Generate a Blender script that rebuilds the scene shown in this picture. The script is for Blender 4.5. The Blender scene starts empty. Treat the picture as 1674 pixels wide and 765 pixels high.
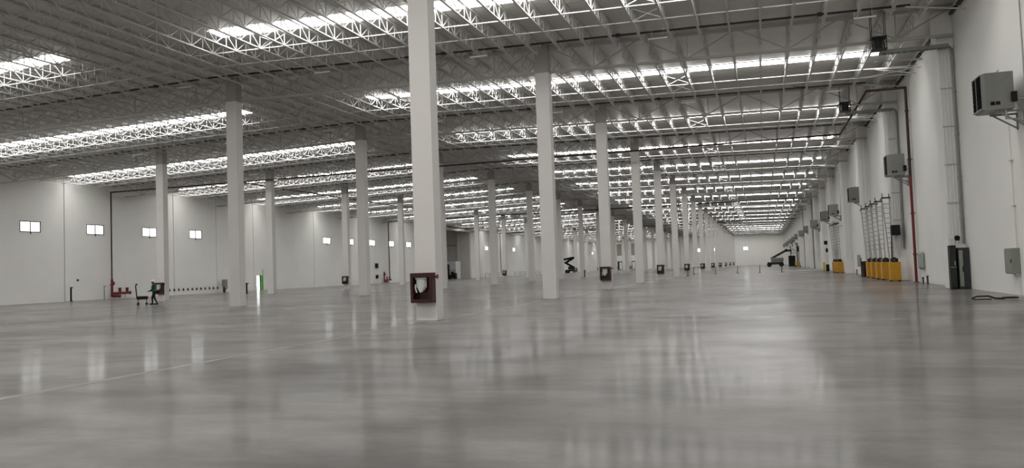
import bpy, bmesh, math, random
from mathutils import Vector, Matrix
random.seed(7)
sc = bpy.context.scene
COL = sc.collection

# ------------------------------------------------------------------ camera
FPX, YAW, PITCH, ROLL = 1294.56, 0.30513, 0.04576, 0.0358
CAMH = 1.6
fw = Vector((-math.sin(YAW)*math.cos(PITCH), math.cos(YAW)*math.cos(PITCH), math.sin(PITCH)))
rt = Vector((math.cos(YAW), math.sin(YAW), 0)); up = rt.cross(fw)
c_, s_ = math.cos(ROLL), math.sin(ROLL)
r2 = rt*c_ - up*s_; u2 = rt*s_ + up*c_
cam = bpy.data.cameras.new('camera'); camo = bpy.data.objects.new('camera', cam); COL.objects.link(camo)
cam.sensor_fit = 'HORIZONTAL'; cam.sensor_width = 36; cam.lens = FPX/1674*36
cam.clip_start = .1; cam.clip_end = 1500
M = Matrix((r2, u2, -fw)).transposed().to_4x4(); M.translation = (0, 0, CAMH)
camo.matrix_world = M
sc.camera = camo
# ------------------------------------------------------------------ world: bright overcast sky
w = bpy.data.worlds.new('overcast_sky'); sc.world = w; w.use_nodes = True
bg = w.node_tree.nodes['Background']
bg.inputs[0].default_value = (.93, .97, 1, 1); bg.inputs[1].default_value = 3.0
sc.view_settings.view_transform = 'Standard'; sc.view_settings.look = 'None'
sc.view_settings.gamma = 1; sc.view_settings.exposure = 0.62
sc.view_settings.use_curve_mapping = False
SKYLIGHT_E = 8.0
WINDOW_E = 2.4

# ------------------------------------------------------------------ grid
XA, SX, Y1, SY = -10.9, 19.81, 24.7, 16.233
XR, XL = 9.05, -70.0
YB, YF = Y1 - 3*SY, Y1 + 20*SY
XB = XA - SX; XC = XB - SX
RIDGE = XB
def zr(x):
    return 14.1 - .02*(x-RIDGE) if x > RIDGE else 14.1 - .025*(RIDGE-x)
def gy(n): return Y1 + (n-1)*SY + .3          # centre of grid line n (1 = nearest column)

# ------------------------------------------------------------------ materials
def mat(name, col, rough=.6, metal=0., emit=None, es=0., var=0., vscale=3., bump=0., bscale=40., spec=.5):
    m = bpy.data.materials.new(name); m.use_nodes = True
    nt = m.node_tree; b = nt.nodes['Principled BSDF']
    b.inputs['Roughness'].default_value = rough; b.inputs['Metallic'].default_value = metal
    b.inputs['Specular IOR Level'].default_value = spec
    b.inputs['Base Color'].default_value = (*col, 1)
    if emit:
        b.inputs['Emission Color'].default_value = (*emit, 1); b.inputs['Emission Strength'].default_value = es
    tc = nt.nodes.new('ShaderNodeTexCoord')
    if var:
        n = nt.nodes.new('ShaderNodeTexNoise'); n.inputs['Scale'].default_value = vscale; n.inputs['Detail'].default_value = 5
        nt.links.new(tc.outputs['Object'], n.inputs['Vector'])
        r = nt.nodes.new('ShaderNodeValToRGB')
        r.color_ramp.elements[0].position = .3; r.color_ramp.elements[1].position = .7
        r.color_ramp.elements[0].color = (*[c*(1-var) for c in col], 1)
        r.color_ramp.elements[1].color = (*[min(1, c*(1+var)) for c in col], 1)
        nt.links.new(n.outputs['Fac'], r.inputs['Fac']); nt.links.new(r.outputs['Color'], b.inputs['Base Color'])
    if bump:
        n = nt.nodes.new('ShaderNodeTexNoise'); n.inputs['Scale'].default_value = bscale; n.inputs['Detail'].default_value = 3
        nt.links.new(tc.outputs['Object'], n.inputs['Vector'])
        bp = nt.nodes.new('ShaderNodeBump'); bp.inputs['Strength'].default_value = bump; bp.inputs['Distance'].default_value = .02
        nt.links.new(n.outputs['Fac'], bp.inputs['Height']); nt.links.new(bp.outputs['Normal'], b.inputs['Normal'])
    return m
MT = dict(
    wall=mat('white_wall_paint', (.90, .893, .855), .75, var=.025, vscale=.35),
    pilaster=mat('white_pilaster_paint', (.90, .893, .86), .7, var=.02, vscale=.5),
    column=mat('white_column_paint', (.76, .735, .71), .6, var=.02, vscale=.8),
    capital=mat('column_head_steel', (.40, .385, .36), .6, var=.04, vscale=1.),
    steel=mat('white_steel_paint', (.60, .595, .58), .5, var=.03, vscale=2.),
    girder=mat('grey_white_girder_paint', (.44, .43, .405), .55, var=.04, vscale=1.),
    galv=mat('galvanised_steel', (.45, .46, .46), .45, .8, var=.1, vscale=6.),
    pipe=mat('dark_red_pipe_paint', (.032, .007, .006), .4, var=.15, vscale=4.),
    riser=mat('red_riser_paint', (.15, .009, .012), .4, var=.15, vscale=4.),
    black_pipe=mat('black_sprinkler_pipe', (.02, .015, .013), .5, var=.2, vscale=4.),
    maroon=mat('maroon_cabinet_paint', (.042, .008, .009), .35, var=.2, vscale=8.),
    hose=mat('white_canvas_hose', (.62, .64, .62), .8, var=.08, vscale=20.),
    cooler=mat('grey_cooler_sheet_metal', (.26, .265, .25), .5, .1, var=.05, vscale=3.),
    black=mat('black_plastic', (.009, .009, .009), .5, var=.2, vscale=10., spec=.25),
    louvre=mat('black_louvre', (.006, .006, .006), .9, var=.2, vscale=10., spec=.05),
    yellow=mat('yellow_enamel', (.62, .30, .012), .4, var=.08, vscale=6.),
    yellow2=mat('bright_yellow_enamel', (.70, .55, .03), .4, var=.08, vscale=6.),
    darkgreen=mat('dark_green_enamel', (.022, .032, .028), .4, var=.15, vscale=5.),
    boxgrey=mat('grey_green_box_paint', (.27, .29, .25), .45, .2, var=.06, vscale=5.),
    greybox=mat('light_grey_box_paint', (.40, .43, .41), .5, var=.05, vscale=5.),
    frame=mat('dark_window_frame', (.05, .052, .05), .5, var=.1, vscale=5.),
    glow=mat('daylit_window_pane', (.8, .8, .8), .3, emit=(.96, 1, .98), es=WINDOW_E),
    sky=mat('translucent_skylight_sheet', (.8, .8, .8), .5, emit=(1, .99, .975), es=SKYLIGHT_E),
    lamp=mat('white_lamp_housing', (.85, .85, .84), .4, var=.02, vscale=5.),
    green=mat('green_door_paint', (.06, .42, .04), .5, var=.1, vscale=4.),
    vest=mat('green_vest_fabric', (.015, .17, .07), .8, var=.15, vscale=12.),
    hat=mat('white_hard_hat', (.85, .85, .83), .3, var=.02, vscale=5.),
    rubber=mat('black_rubber', (.015, .015, .015), .8, var=.2, vscale=10.),
    darkmetal=mat('dark_machine_paint', (.025, .027, .027), .45, .2, var=.2, vscale=4.),
    greymetal=mat('grey_machine_paint', (.22, .23, .23), .5, .2, var=.1, vscale=4.),
    brown=mat('dark_brown_scrap', (.035, .02, .014), .7, var=.3, vscale=8.),
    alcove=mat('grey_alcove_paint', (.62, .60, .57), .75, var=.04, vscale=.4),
    rolldoor=mat('grey_green_roller_door', (.30, .29, .24), .6, var=.04, vscale=1.),
    white=mat('white_sheet_paint', (.80, .80, .79), .55, var=.02, vscale=1.),
    yard=mat('pale_yard_concrete', (.6, .6, .58), .9, var=.05, vscale=.3),
    curb=mat('white_curb_paint', (.80, .79, .76), .6, var=.04, vscale=2.),
)
def floor_material():
    m = bpy.data.materials.new('polished_concrete'); m.use_nodes = True
    nt = m.node_tree; N = nt.nodes.new; L = nt.links.new; b = nt.nodes['Principled BSDF']
    tc = N('ShaderNodeTexCoord')
    def noise(scale, stretch=(1, 1, 1), detail=5, rough=.55, dist=0.):
        mp = N('ShaderNodeMapping'); mp.inputs['Scale'].default_value = stretch
        L(tc.outputs['Object'], mp.inputs['Vector'])
        n = N('ShaderNodeTexNoise'); n.inputs['Scale'].default_value = scale; n.inputs['Detail'].default_value = detail
        n.inputs['Roughness'].default_value = rough; n.inputs['Distortion'].default_value = dist
        L(mp.outputs['Vector'], n.inputs['Vector']); return n.outputs['Fac']
    def ramp(f, p0, p1, c0, c1):
        r = N('ShaderNodeValToRGB'); r.color_ramp.elements[0].position = p0; r.color_ramp.elements[1].position = p1
        r.color_ramp.elements[0].color = (*c0, 1); r.color_ramp.elements[1].color = (*c1, 1); L(f, r.inputs['Fac']); return r.outputs['Color']
    def mul(a, bb, f=1.):
        x = N('ShaderNodeMix'); x.data_type = 'RGBA'; x.blend_type = 'MULTIPLY'; x.inputs[0].default_value = f
        L(a, x.inputs[6]); L(bb, x.inputs[7]); return x.outputs[2]
    big = ramp(noise(.16, (1, .8, 1), 4, .5, .4), .36, .62, (.165, .154, .146), (.275, .257, .243))
    mid = ramp(noise(.8, (.55, 1, 1), 5, .6, .1), .36, .60, (.70, .70, .695), (1.08, 1.08, 1.08))
    fine = ramp(noise(9., (1, 1, 1), 5, .65), .35, .65, (.93, .93, .93), (1.03, 1.03, 1.03))
    smear = ramp(noise(.5, (.4, 1.3, 1), 5, .6, .25), .50, .64, (1, 1, 1), (.72, .715, .71))
    L(mul(mul(mul(big, mid), fine), smear), b.inputs['Base Color'])
    rr = N('ShaderNodeMapRange'); rr.inputs[1].default_value = .3; rr.inputs[2].default_value = .7
    rr.inputs[3].default_value = .36; rr.inputs[4].default_value = .52
    L(noise(.28, (.7, 1, 1), 4, .55, .6), rr.inputs[0]); L(rr.outputs[0], b.inputs['Roughness'])
    b.inputs['IOR'].default_value = 1.28
    b.inputs['Coat Weight'].default_value = .4; b.inputs['Coat IOR'].default_value = 1.27; b.inputs['Coat Roughness'].default_value = .11
    cw = N('ShaderNodeMapRange'); cw.inputs[1].default_value = .35; cw.inputs[2].default_value = .65; cw.inputs[3].default_value = .22; cw.inputs[4].default_value = .58
    L(noise(.22, (.8, 1.2, 1), 4, .55, .3), cw.inputs[0]); L(cw.outputs[0], b.inputs['Coat Weight'])
    b.inputs['Specular IOR Level'].default_value = .35
    bp = N('ShaderNodeBump'); bp.inputs['Strength'].default_value = .07; bp.inputs['Distance'].default_value = .02
    L(noise(1.1, (1, 1, 1), 3, .5), bp.inputs['Height'])
    bp2 = N('ShaderNodeBump'); bp2.inputs['Strength'].default_value = .03; bp2.inputs['Distance'].default_value = .01
    L(noise(14., (1, 1, 1), 3, .5), bp2.inputs['Height']); L(bp.outputs['Normal'], bp2.inputs['Normal'])
    L(bp2.outputs['Normal'], b.inputs['Normal']); L(bp2.outputs['Normal'], b.inputs['Coat Normal'])
    return m
MT['floor'] = floor_material()
def deck_material():
    m = mat('galvanised_roof_deck', (.64, .62, .585), .40, .1, var=.05, vscale=.6)
    nt = m.node_tree; b = nt.nodes['Principled BSDF']
    tc = nt.nodes.new('ShaderNodeTexCoord'); wv = nt.nodes.new('ShaderNodeTexWave')
    wv.bands_direction = 'Y'; wv.inputs['Scale'].default_value = .8
    nt.links.new(tc.outputs['Object'], wv.inputs['Vector'])
    bp = nt.nodes.new('ShaderNodeBump'); bp.inputs['Strength'].default_value = .35; bp.inputs['Distance'].default_value = .03
    nt.links.new(wv.outputs['Fac'], bp.inputs['Height']); nt.links.new(bp.outputs['Normal'], b.inputs['Normal'])
    return m
MT['deck'] = deck_material()

# ------------------------------------------------------------------ mesh helpers
class MB:
    def __init__(s): s.v = []; s.f = []; s.smooth = set()
    def add(s, vs, fs, smooth=False):
        o = len(s.v); s.v += [tuple(v) for v in vs]
        for f in fs:
            if smooth: s.smooth.add(len(s.f))
            s.f.append(tuple(i+o for i in f))
        return s
    def box(s, x0, x1, y0, y1, z0, z1):
        vs = [(x, y, z) for z in (z0, z1) for y in (y0, y1) for x in (x0, x1)]
        return s.add(vs, [(0, 2, 3, 1), (4, 5, 7, 6), (0, 1, 5, 4), (2, 6, 7, 3), (0, 4, 6, 2), (1, 3, 7, 5)])
    def cbox(s, c, sz): return s.box(c[0]-sz[0]/2, c[0]+sz[0]/2, c[1]-sz[1]/2, c[1]+sz[1]/2, c[2]-sz[2]/2, c[2]+sz[2]/2)
    def bevbox(s, x0, x1, y0, y1, z0, z1, b=.02):
        # box with chamfered vertical edges and chamfered top/bottom
        def ring(i, z):
            return [(x0+i+b, y0+i, z), (x1-i-b, y0+i, z), (x1-i, y0+i+b, z), (x1-i, y1-i-b, z), (x1-i-b, y1-i, z), (x0+i+b, y1-i, z), (x0+i, y1-i-b, z), (x0+i, y0+i+b, z)]
        rs = [ring(b, z0), ring(0, z0+b), ring(0, z1-b), ring(b, z1)]
        vs = [p for r in rs for p in r]; fs = [tuple(range(7, -1, -1)), tuple(range(24, 32))]
        for k in range(3):
            for i in range(8): fs.append((k*8+i, k*8+(i+1) % 8, (k+1)*8+(i+1) % 8, (k+1)*8+i))
        return s.add(vs, fs)
    def bar(s, p, q, w, h=None, caps=True, n=4):
        p = Vector(p); q = Vector(q); d = (q-p).normalized(); h = h or w
        a = d.cross(Vector((0, 0, 1)));
        if a.length < 1e-4: a = Vector((1, 0, 0))
        a.normalize(); b = a.cross(d)
        if n == 4: offs = [(-w/2, -h/2), (w/2, -h/2), (w/2, h/2), (-w/2, h/2)]
        else: offs = [(w/2*math.cos(2*math.pi*i/n), h/2*math.sin(2*math.pi*i/n)) for i in range(n)]
        vs = [e+a*x+b*y for e in (p, q) for x, y in offs]
        fs = [(i, (i+1) % n, n+(i+1) % n, n+i) for i in range(n)]
        s.add(vs, fs, n > 4)
        if caps: s.add(vs, [tuple(range(n-1, -1, -1)), tuple(range(n, 2*n))])
        return s
    def tube(s, pts, r, n=8):
        # round pipe with mitred corners
        pts = [Vector(p) for p in pts]; rings = []
        d0 = (pts[1]-pts[0]).normalized(); a = d0.orthogonal().normalized()
        for i, p in enumerate(pts):
            din = (p-pts[i-1]).normalized() if i else d0
            do = (pts[i+1]-p).normalized() if i+1 < len(pts) else din
            t = (din+do).normalized(); sc_ = 1/max(.3, t.dot(din))
            a = (a-t*a.dot(t)).normalized(); b = t.cross(a)
            if i and i+1 < len(pts):
                nrm = (do-din)
                nrm = nrm.normalized() if nrm.length > 1e-5 else a
            else: nrm = None
            ring = []
            for k in range(n):
                o = a*math.cos(2*math.pi*k/n)*r + b*math.sin(2*math.pi*k/n)*r
                if nrm is not None and sc_ > 1.01: o = o + nrm*(o.dot(nrm)*(sc_-1))
                ring.append(p+o)
            rings.append(ring)
        vs = [p for rg in rings for p in rg]; fs = []
        for k in range(len(rings)-1):
            for i in range(n): fs.append((k*n+i, k*n+(i+1) % n, (k+1)*n+(i+1) % n, (k+1)*n+i))
        s.add(vs, fs, True)
        s.add(vs, [tuple(range(n-1, -1, -1)), tuple(range((len(rings)-1)*n, len(rings)*n))])
        return s
    def cyl(s, c, r, z0, z1, n=16, r1=None):
        r1 = r if r1 is None else r1
        vs = [(c[0]+r*math.cos(2*math.pi*i/n), c[1]+r*math.sin(2*math.pi*i/n), z0) for i in range(n)] + \
             [(c[0]+r1*math.cos(2*math.pi*i/n), c[1]+r1*math.sin(2*math.pi*i/n), z1) for i in range(n)]
        s.add(vs, [(i, (i+1) % n, n+(i+1) % n, n+i) for i in range(n)], True)
        return s.add(vs, [tuple(range(n-1, -1, -1)), tuple(range(n, 2*n))])
    def disc(s, c, axis, r, t, n=16):
        a = Vector(axis).normalized(); c = Vector(c)
        return s.bar(c-a*t/2, c+a*t/2, 2*r, 2*r, True, n)
    def dome(s, c, r, h, n=14, k=5):
        c = Vector(c); vs = []
        for j in range(k):
            a = j/k*math.pi/2
            vs += [(c.x+r*math.cos(a)*math.cos(2*math.pi*i/n), c.y+r*1.12*math.cos(a)*math.sin(2*math.pi*i/n), c.z+h*math.sin(a)) for i in range(n)]
        vs.append((c.x, c.y, c.z+h)); fs = []
        for j in range(k-1):
            for i in range(n): fs.append((j*n+i, j*n+(i+1) % n, (j+1)*n+(i+1) % n, (j+1)*n+i))
        for i in range(n): fs.append(((k-1)*n+i, (k-1)*n+(i+1) % n, k*n))
        fs.append(tuple(range(n-1, -1, -1)))
        return s.add(vs, fs, True)
    def mesh(s, name, m):
        me = bpy.data.meshes.new(name); me.from_pydata(s.v, [], s.f); me.materials.append(MT[m] if isinstance(m, str) else m)
        if s.smooth:
            for i in s.smooth: me.polygons[i].use_smooth = True
        me.update(); return me
    def build(s, name, m, parent=None, loc=(0, 0, 0)): return link(name, s.mesh(name, m), parent, loc)
def link(name, me, parent=None, loc=(0, 0, 0), rz=0):
    o = bpy.data.objects.new(name, me); COL.objects.link(o); o.location = loc; o.rotation_euler.z = rz
    if parent: o.parent = parent
    return o
def tag(o, label=None, cat=None, group=None, kind=None):
    if label: o['label'] = label
    if cat: o['category'] = cat
    if group: o['group'] = group
    if kind: o['kind'] = kind
    return o
def thing(name, label, cat, loc=(0, 0, 0), rz=0, group=None):
    return tag(link(name, None, None, loc, rz), label, cat, group)
def copy_tree(o, parent=None):
    c = o.copy(); COL.objects.link(c); c.parent = parent
    for ch in list(o.children): copy_tree(ch, c)
    return c
ORD = ['zeroth', 'first', 'second', 'third', 'fourth', 'fifth', 'sixth', 'seventh', 'eighth', 'ninth', 'tenth', 'eleventh', 'twelfth', 'thirteenth', 'fourteenth', 'fifteenth', 'sixteenth', 'seventeenth', 'eighteenth', 'nineteenth', 'twentieth']

# ================================================================== SETTING
tag(MB().box(XL-.3, XR+.3, YB, YF, -.3, 0).build('floor', 'floor'), kind='structure', label='polished grey concrete floor with soft reflections')
jf = mat('pale_joint_filler', (.245, .233, .222), .35, var=.3, vscale=.9)
floor = bpy.data.objects['floor']
for x in (XA+.25, XB+.25, XC+.25):
    MB().box(x-.11, x+.11, YB+.1, YF-.1, 0, .0015).build('floor_joint', jf, floor)
for n in range(1, 15):
    for a, b in ((XL+.1, XC+.18), (XC+.32, XB+.18), (XB+.32, XA+.18), (XA+.32, XR-.5)):
        MB().box(a, b, gy(n)-.04, gy(n)+.04, 0, .0015).build('floor_joint', jf, floor)
# roof deck
d = MB()
for x0, x1 in ((XL-.3, RIDGE), (RIDGE, XR+.3)):
    z0, z1 = zr(x0), zr(x1)
    vs = [(x0, YB, z0), (x1, YB, z1), (x1, YF, z1), (x0, YF, z0), (x0, YB, z0+.2), (x1, YB, z1+.2), (x1, YF, z1+.2), (x0, YF, z0+.2)]
    d.add(vs, [(0, 3, 2, 1), (4, 5, 6, 7), (0, 1, 5, 4), (2, 3, 7, 6), (1, 2, 6, 5), (0, 4, 7, 3)])
ceiling = tag(d.build('ceiling', 'deck'), kind='structure', label='grey metal roof deck on white steel trusses')
# skylight strips, two per bay
SKW = 1.15
for k in range(-2, 21):
    ym = gy(k) + SY/2
    for (x0, x1) in ((-25.7, 7.0), (-69.0, -35.6)):
        s = MB(); n = 6
        for i in range(n):
            a = x0+(x1-x0)*i/n; b = x0+(x1-x0)*(i+1)/n
            za, zb = zr(a), zr(b)
            s.add([(a, ym-SKW/2, za-.03), (b, ym-SKW/2, zb-.03), (b, ym+SKW/2, zb-.03), (a, ym+SKW/2, za-.03)], [(0, 3, 2, 1)])
        za, zb = zr(x0), zr(x1)
        # upstand edges of the sheet
        s.add([(x0, ym-SKW/2, za-.03), (x1, ym-SKW/2, zb-.03), (x1, ym-SKW/2, zb), (x0, ym-SKW/2, za),
               (x0, ym+SKW/2, za-.03), (x1, ym+SKW/2, zb-.03), (x1, ym+SKW/2, zb), (x0, ym+SKW/2, za)], [(0, 1, 2, 3), (4, 7, 6, 5)])
        tag(s.build('skylight', 'sky', ceiling), label='bright white skylight strip')

# ---- right wall with pilasters
wr = tag(MB().box(XR, XR+.3, YB, YF, 0, 13.4).build('wall_right', 'wall'), kind='structure', label='white right-hand wall with pilasters')
pil = MB().bevbox(-.72, 0, -.6, .6, 0, 13.2, .02).mesh('pilaster', 'pilaster')
for n in range(0, 21): link('pilaster', pil, wr, (XR, gy(n)+.95, 0))
led = MB().box(-.16, -.01, -.55, .55, 12.85, 12.97).mesh('ledger_angle', 'black_pipe')
for i in range(60): link('ledger_angle', led, wr, (XR, gy(2)-9+1.43*i, 0))
# ---- far wall
DD = [(-61.9, -59.3), (-56.2, -53.6)]      # dock doors
wf = tag(MB().box(XL-.3, XR+.3, YF, YF+.3, 0, 14.1).build('wall_back', 'wall'), kind='structure', label='white far end wall')
tag(MB().box(XL-.3, XR+.3, YB-.3, YB, 0, 14.1).build('wall_front', 'wall'), kind='structure', label='white wall behind the viewer')
# ---- left wall: tall precast panels with open joints, holes for windows and the door
PW = SY/2
WIN = {4, 5, 6, 7, 11, 12, 13, 14, 15, 16, 21, 24, 28, 34, 37, 38}
WZ0, WZ1, WHW = 7.15, 8.27, 1.2
DOORJ, DY0, DY1, DZ = 9, -3.45, -2.4, 2.15
back = MB()
for j in range(-6, 40):
    if 17 <= j < 20: continue
    y0 = Y1+j*PW; y1 = y0+PW
    if j == DOORJ:
        yc = (y0+y1)/2
        back.box(XL-.32, XL-.22, y0, yc+DY0, 0, 13.1).box(XL-.32, XL-.22, yc+DY1, y1, 0, 13.1).box(XL-.32, XL-.22, yc+DY0, yc+DY1, DZ, 13.1)
    elif j in WIN:
        yc = (y0+y1)/2
        back.box(XL-.32, XL-.22, y0, yc-WHW, 0, 13.1).box(XL-.32, XL-.22, yc+WHW, y1, 0, 13.1)
        back.box(XL-.32, XL-.22, yc-WHW, yc+WHW, 0, WZ0).box(XL-.32, XL-.22, yc-WHW, yc+WHW, WZ1, 13.1)
    else: back.box(XL-.32, XL-.22, y0, y1, 0, 13.1)
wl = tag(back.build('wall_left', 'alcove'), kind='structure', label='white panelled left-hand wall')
def panel(hole, ga, gb):
    m = MB(); a, b = -PW/2+ga, PW/2-gb; x0, x1 = -.22, 0
    if not hole: return m.box(x0, x1, a, b, 0, 13.1).mesh('wall_panel', 'wall')
    h0, h1, z0, z1 = hole
    m.box(x0, x1, a, h0, 0, 13.1).box(x0, x1, h1, b, 0, 13.1).box(x0, x1, h0, h1, z1, 13.1)
    if z0 > 0: m.box(x0, x1, h0, h1, 0, z0)
    return m.mesh('wall_panel', 'wall')
pcache = {}
def get_panel(j):
    hole = (-WHW, WHW, WZ0, WZ1) if j in WIN else (DY0, DY1, 0, DZ) if j == DOORJ else None
    gap = lambda q: .05 if (q % 2 or q == 8) else .004       # open joints on every second panel edge
    key = (hole, gap(j), gap(j+1))
    if key not in pcache: pcache[key] = panel(*key)
    return pcache[key]
fr = MB()
for z in (WZ0, WZ1-.09): fr.box(-.12, .02, -WHW, WHW, z, z+.09)
for y in (-WHW, -.045, WHW-.09): fr.box(-.118, .018, y, y+.09, WZ0+.09, WZ1-.09)
m_frame = fr.mesh('window_frame', 'frame')
m_pane = MB().box(-.07, -.05, -.01, WHW-.135+.01, WZ0+.08, WZ1-.08).mesh('pane', 'glow')
m_latch = MB().bevbox(0, .08, -.05, .05, WZ0-.17, WZ0, .01).mesh('latch', 'frame')
wn = 0
for j in range(-6, 40):
    if 17 <= j < 20: continue
    yc = Y1+(j+.5)*PW
    link('wall_panel', get_panel(j), wl, (XL, yc, 0))
    if j in WIN:
        wn += 1
        wo = tag(link('window_%d' % wn, m_frame, None, (XL, yc, 0)), kind='structure', label='daylit two-pane window high in the left wall')
        link('pane', m_pane, wo, (0, -WHW+.09, 0)); link('pane', m_pane, wo, (0, .045, 0)); link('latch', m_latch, wo)
# far wall windows
for xc in (-25.9, -19.5, -6.65):
    wn += 1; f2 = MB()
    for z in (6.6, 7.95): f2.box(xc-1, xc+1, YF-.05, YF, z, z+.08)
    for x in (-1, -.04, .92): f2.box(xc+x, xc+x+.08, YF-.048, YF-.002, 6.68, 7.95)
    wo = tag(f2.build('window_%d' % wn, 'frame'), kind='structure', label='small daylit window in the far end wall')
    MB().box(xc-.92, xc-.04, YF-.03, YF-.01, 6.68, 7.95).build('pane', 'glow', wo)
    MB().box(xc+.04, xc+.92, YF-.03, YF-.01, 6.68, 7.95).build('pane', 'glow', wo)
# open exit door, daylight outside
yd = Y1+(DOORJ+.5)*PW
do = tag(MB().box(-.2, .03, DY0-.06, DY0, 0, DZ+.06).box(-.2, .03, DY1, DY1+.06, 0, DZ+.06).box(-.2, .03, DY0, DY1, DZ, DZ+.06).build('door_1', 'green', None, (XL, yd, 0)),
         kind='structure', label='open exit door with daylight outside')
MB().box(.0, .05, 0, .42, .02, DZ-.02).build('door_leaf', 'green', do, (.03, DY1+.02, 0))
MB().box(.05, .10, .3, .36, 1.0, 1.14).build('handle', 'galv', do, (.03, DY1+.02, 0))
MB().box(.0, .05, .34, .40, DZ, DZ+.9).build('closer_arm', 'green', do, (.03, DY1+.02, 0))
tag(MB().box(XL-60, XL-.35, Y1+4*PW, Y1+15*PW, -.32, -.05).build('ground_outside', 'yard'), kind='structure', label='pale paved yard outside the door')
# ---- alcove in the left wall
ya0, ya1 = Y1+17*PW, Y1+20*PW
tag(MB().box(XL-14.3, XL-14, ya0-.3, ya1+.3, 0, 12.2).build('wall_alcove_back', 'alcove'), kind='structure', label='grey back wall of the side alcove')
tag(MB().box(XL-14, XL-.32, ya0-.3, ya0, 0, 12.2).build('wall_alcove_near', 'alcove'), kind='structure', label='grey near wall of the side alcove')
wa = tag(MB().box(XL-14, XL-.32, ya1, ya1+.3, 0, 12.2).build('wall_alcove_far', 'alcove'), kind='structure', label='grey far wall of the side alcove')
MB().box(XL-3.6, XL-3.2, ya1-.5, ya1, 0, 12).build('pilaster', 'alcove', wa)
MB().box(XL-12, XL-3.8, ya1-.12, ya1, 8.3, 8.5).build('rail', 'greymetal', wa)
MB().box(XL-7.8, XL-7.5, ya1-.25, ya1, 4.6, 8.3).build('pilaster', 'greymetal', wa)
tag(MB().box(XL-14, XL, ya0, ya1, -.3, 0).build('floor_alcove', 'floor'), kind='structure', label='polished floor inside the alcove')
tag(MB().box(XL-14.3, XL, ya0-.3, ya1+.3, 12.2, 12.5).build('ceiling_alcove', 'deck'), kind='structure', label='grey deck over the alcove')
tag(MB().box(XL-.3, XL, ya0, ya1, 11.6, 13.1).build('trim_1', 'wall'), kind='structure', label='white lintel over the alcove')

# ================================================================== ROOF STEEL
JD = .74
def joist_meshes(Lj):
    NP = 20; p = Lj/NP
    t = MB().box(-.065, .065, 0, Lj, -.075, -.005).mesh('top_chord', 'steel')
    b = MB().box(-.05, .05, p*1.0, Lj-p*1.0, -JD, -JD+.06).mesh('bottom_chord', 'steel')
    wb = MB()
    zt, zb = -.06, -JD+.04
    for i in range(1, NP):
        wb.bar((0, i*p, zb), (0, i*p, zt), .034, caps=False)
    for i in range(NP):
        a, c = (zt, zb) if i % 2 == 0 else (zb, zt)
        wb.bar((0, i*p, a), (0, (i+1)*p, c), .04, caps=False)
    return t, b, wb.mesh('web', 'steel'), (t, b, wb)
LJ = SY-.24
jt, jb, jw, _ = joist_meshes(LJ)
XJ = [XC - SX + SX/14*i for i in range(1, 14*4)]
XJ = [x for x in XJ if XL+.4 < x < XR-.3]
def is_col(x): return min(abs(x-c) for c in (XA, XB, XC)) < .1
def seg(x):
    return 'right-hand' if x > XA else 'centre-right' if x > XB else 'centre-left' if x > XC else 'left-hand'
NEARROWS = [1, 2, 3, 4, 5]
rowname = {1: 'nearest roof bay', 2: 'second roof bay', 3: 'third roof bay', 4: 'fourth roof bay', 5: 'fifth roof bay'}
def nth(x):
    right = min([q for q in (XR, XA+.2, XB+.2, XC+.2) if q > x])
    return ORD[1+len([q for q in XJ if x+.1 < q < right])]
for n in NEARROWS:
    for x in XJ:
        if n == 1 and x < -52: continue      # outside the frame
        o = thing('roof_joist', 'white steel joist, %s from right in %s span, %s' % (nth(x), seg(x), rowname[n]), 'roof joist', (x, gy(n)+.12, zr(x)-.02), 0,
                  'open-web joists, %s span, bay %d' % (seg(x), n))
        if is_col(x): o.location.y = gy(n)+.34; o.scale.y = (SY-.68)/LJ
        link('top_chord', jt, o); link('bottom_chord', jb, o); link('web', jw, o)
# all further joists in one object
st = MB()
base = MB(); NPJ = 20; pj = LJ/NPJ
base.bar((0, 0, -.04), (0, LJ, -.04), .13, .07, caps=False); base.bar((0, pj, -JD+.03), (0, LJ-pj, -JD+.03), .1, .06, caps=False)
for i in range(1, NPJ): base.bar((0, i*pj, -JD+.04), (0, i*pj, -.06), .034, caps=False)
for i in range(NPJ):
    a, c = (-.06, -JD+.04) if i % 2 == 0 else (-JD+.04, -.06)
    base.bar((0, i*pj, a), (0, (i+1)*pj, c), .04, caps=False)
for n in range(6, 21):
    for x in XJ:
        if is_col(x): continue
        oy, oz = gy(n)+.12, zr(x)-.02; o = len(st.v)
        st.v += [(vx+x, vy+oy, vz+oz) for vx, vy, vz in base.v]
        st.f += [tuple(i+o for i in f) for f in base.f]
tag(st.build('roof_joist_field', 'steel'), 'white steel joists receding under the far roof bays', 'roof joists', kind='stuff')

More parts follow.
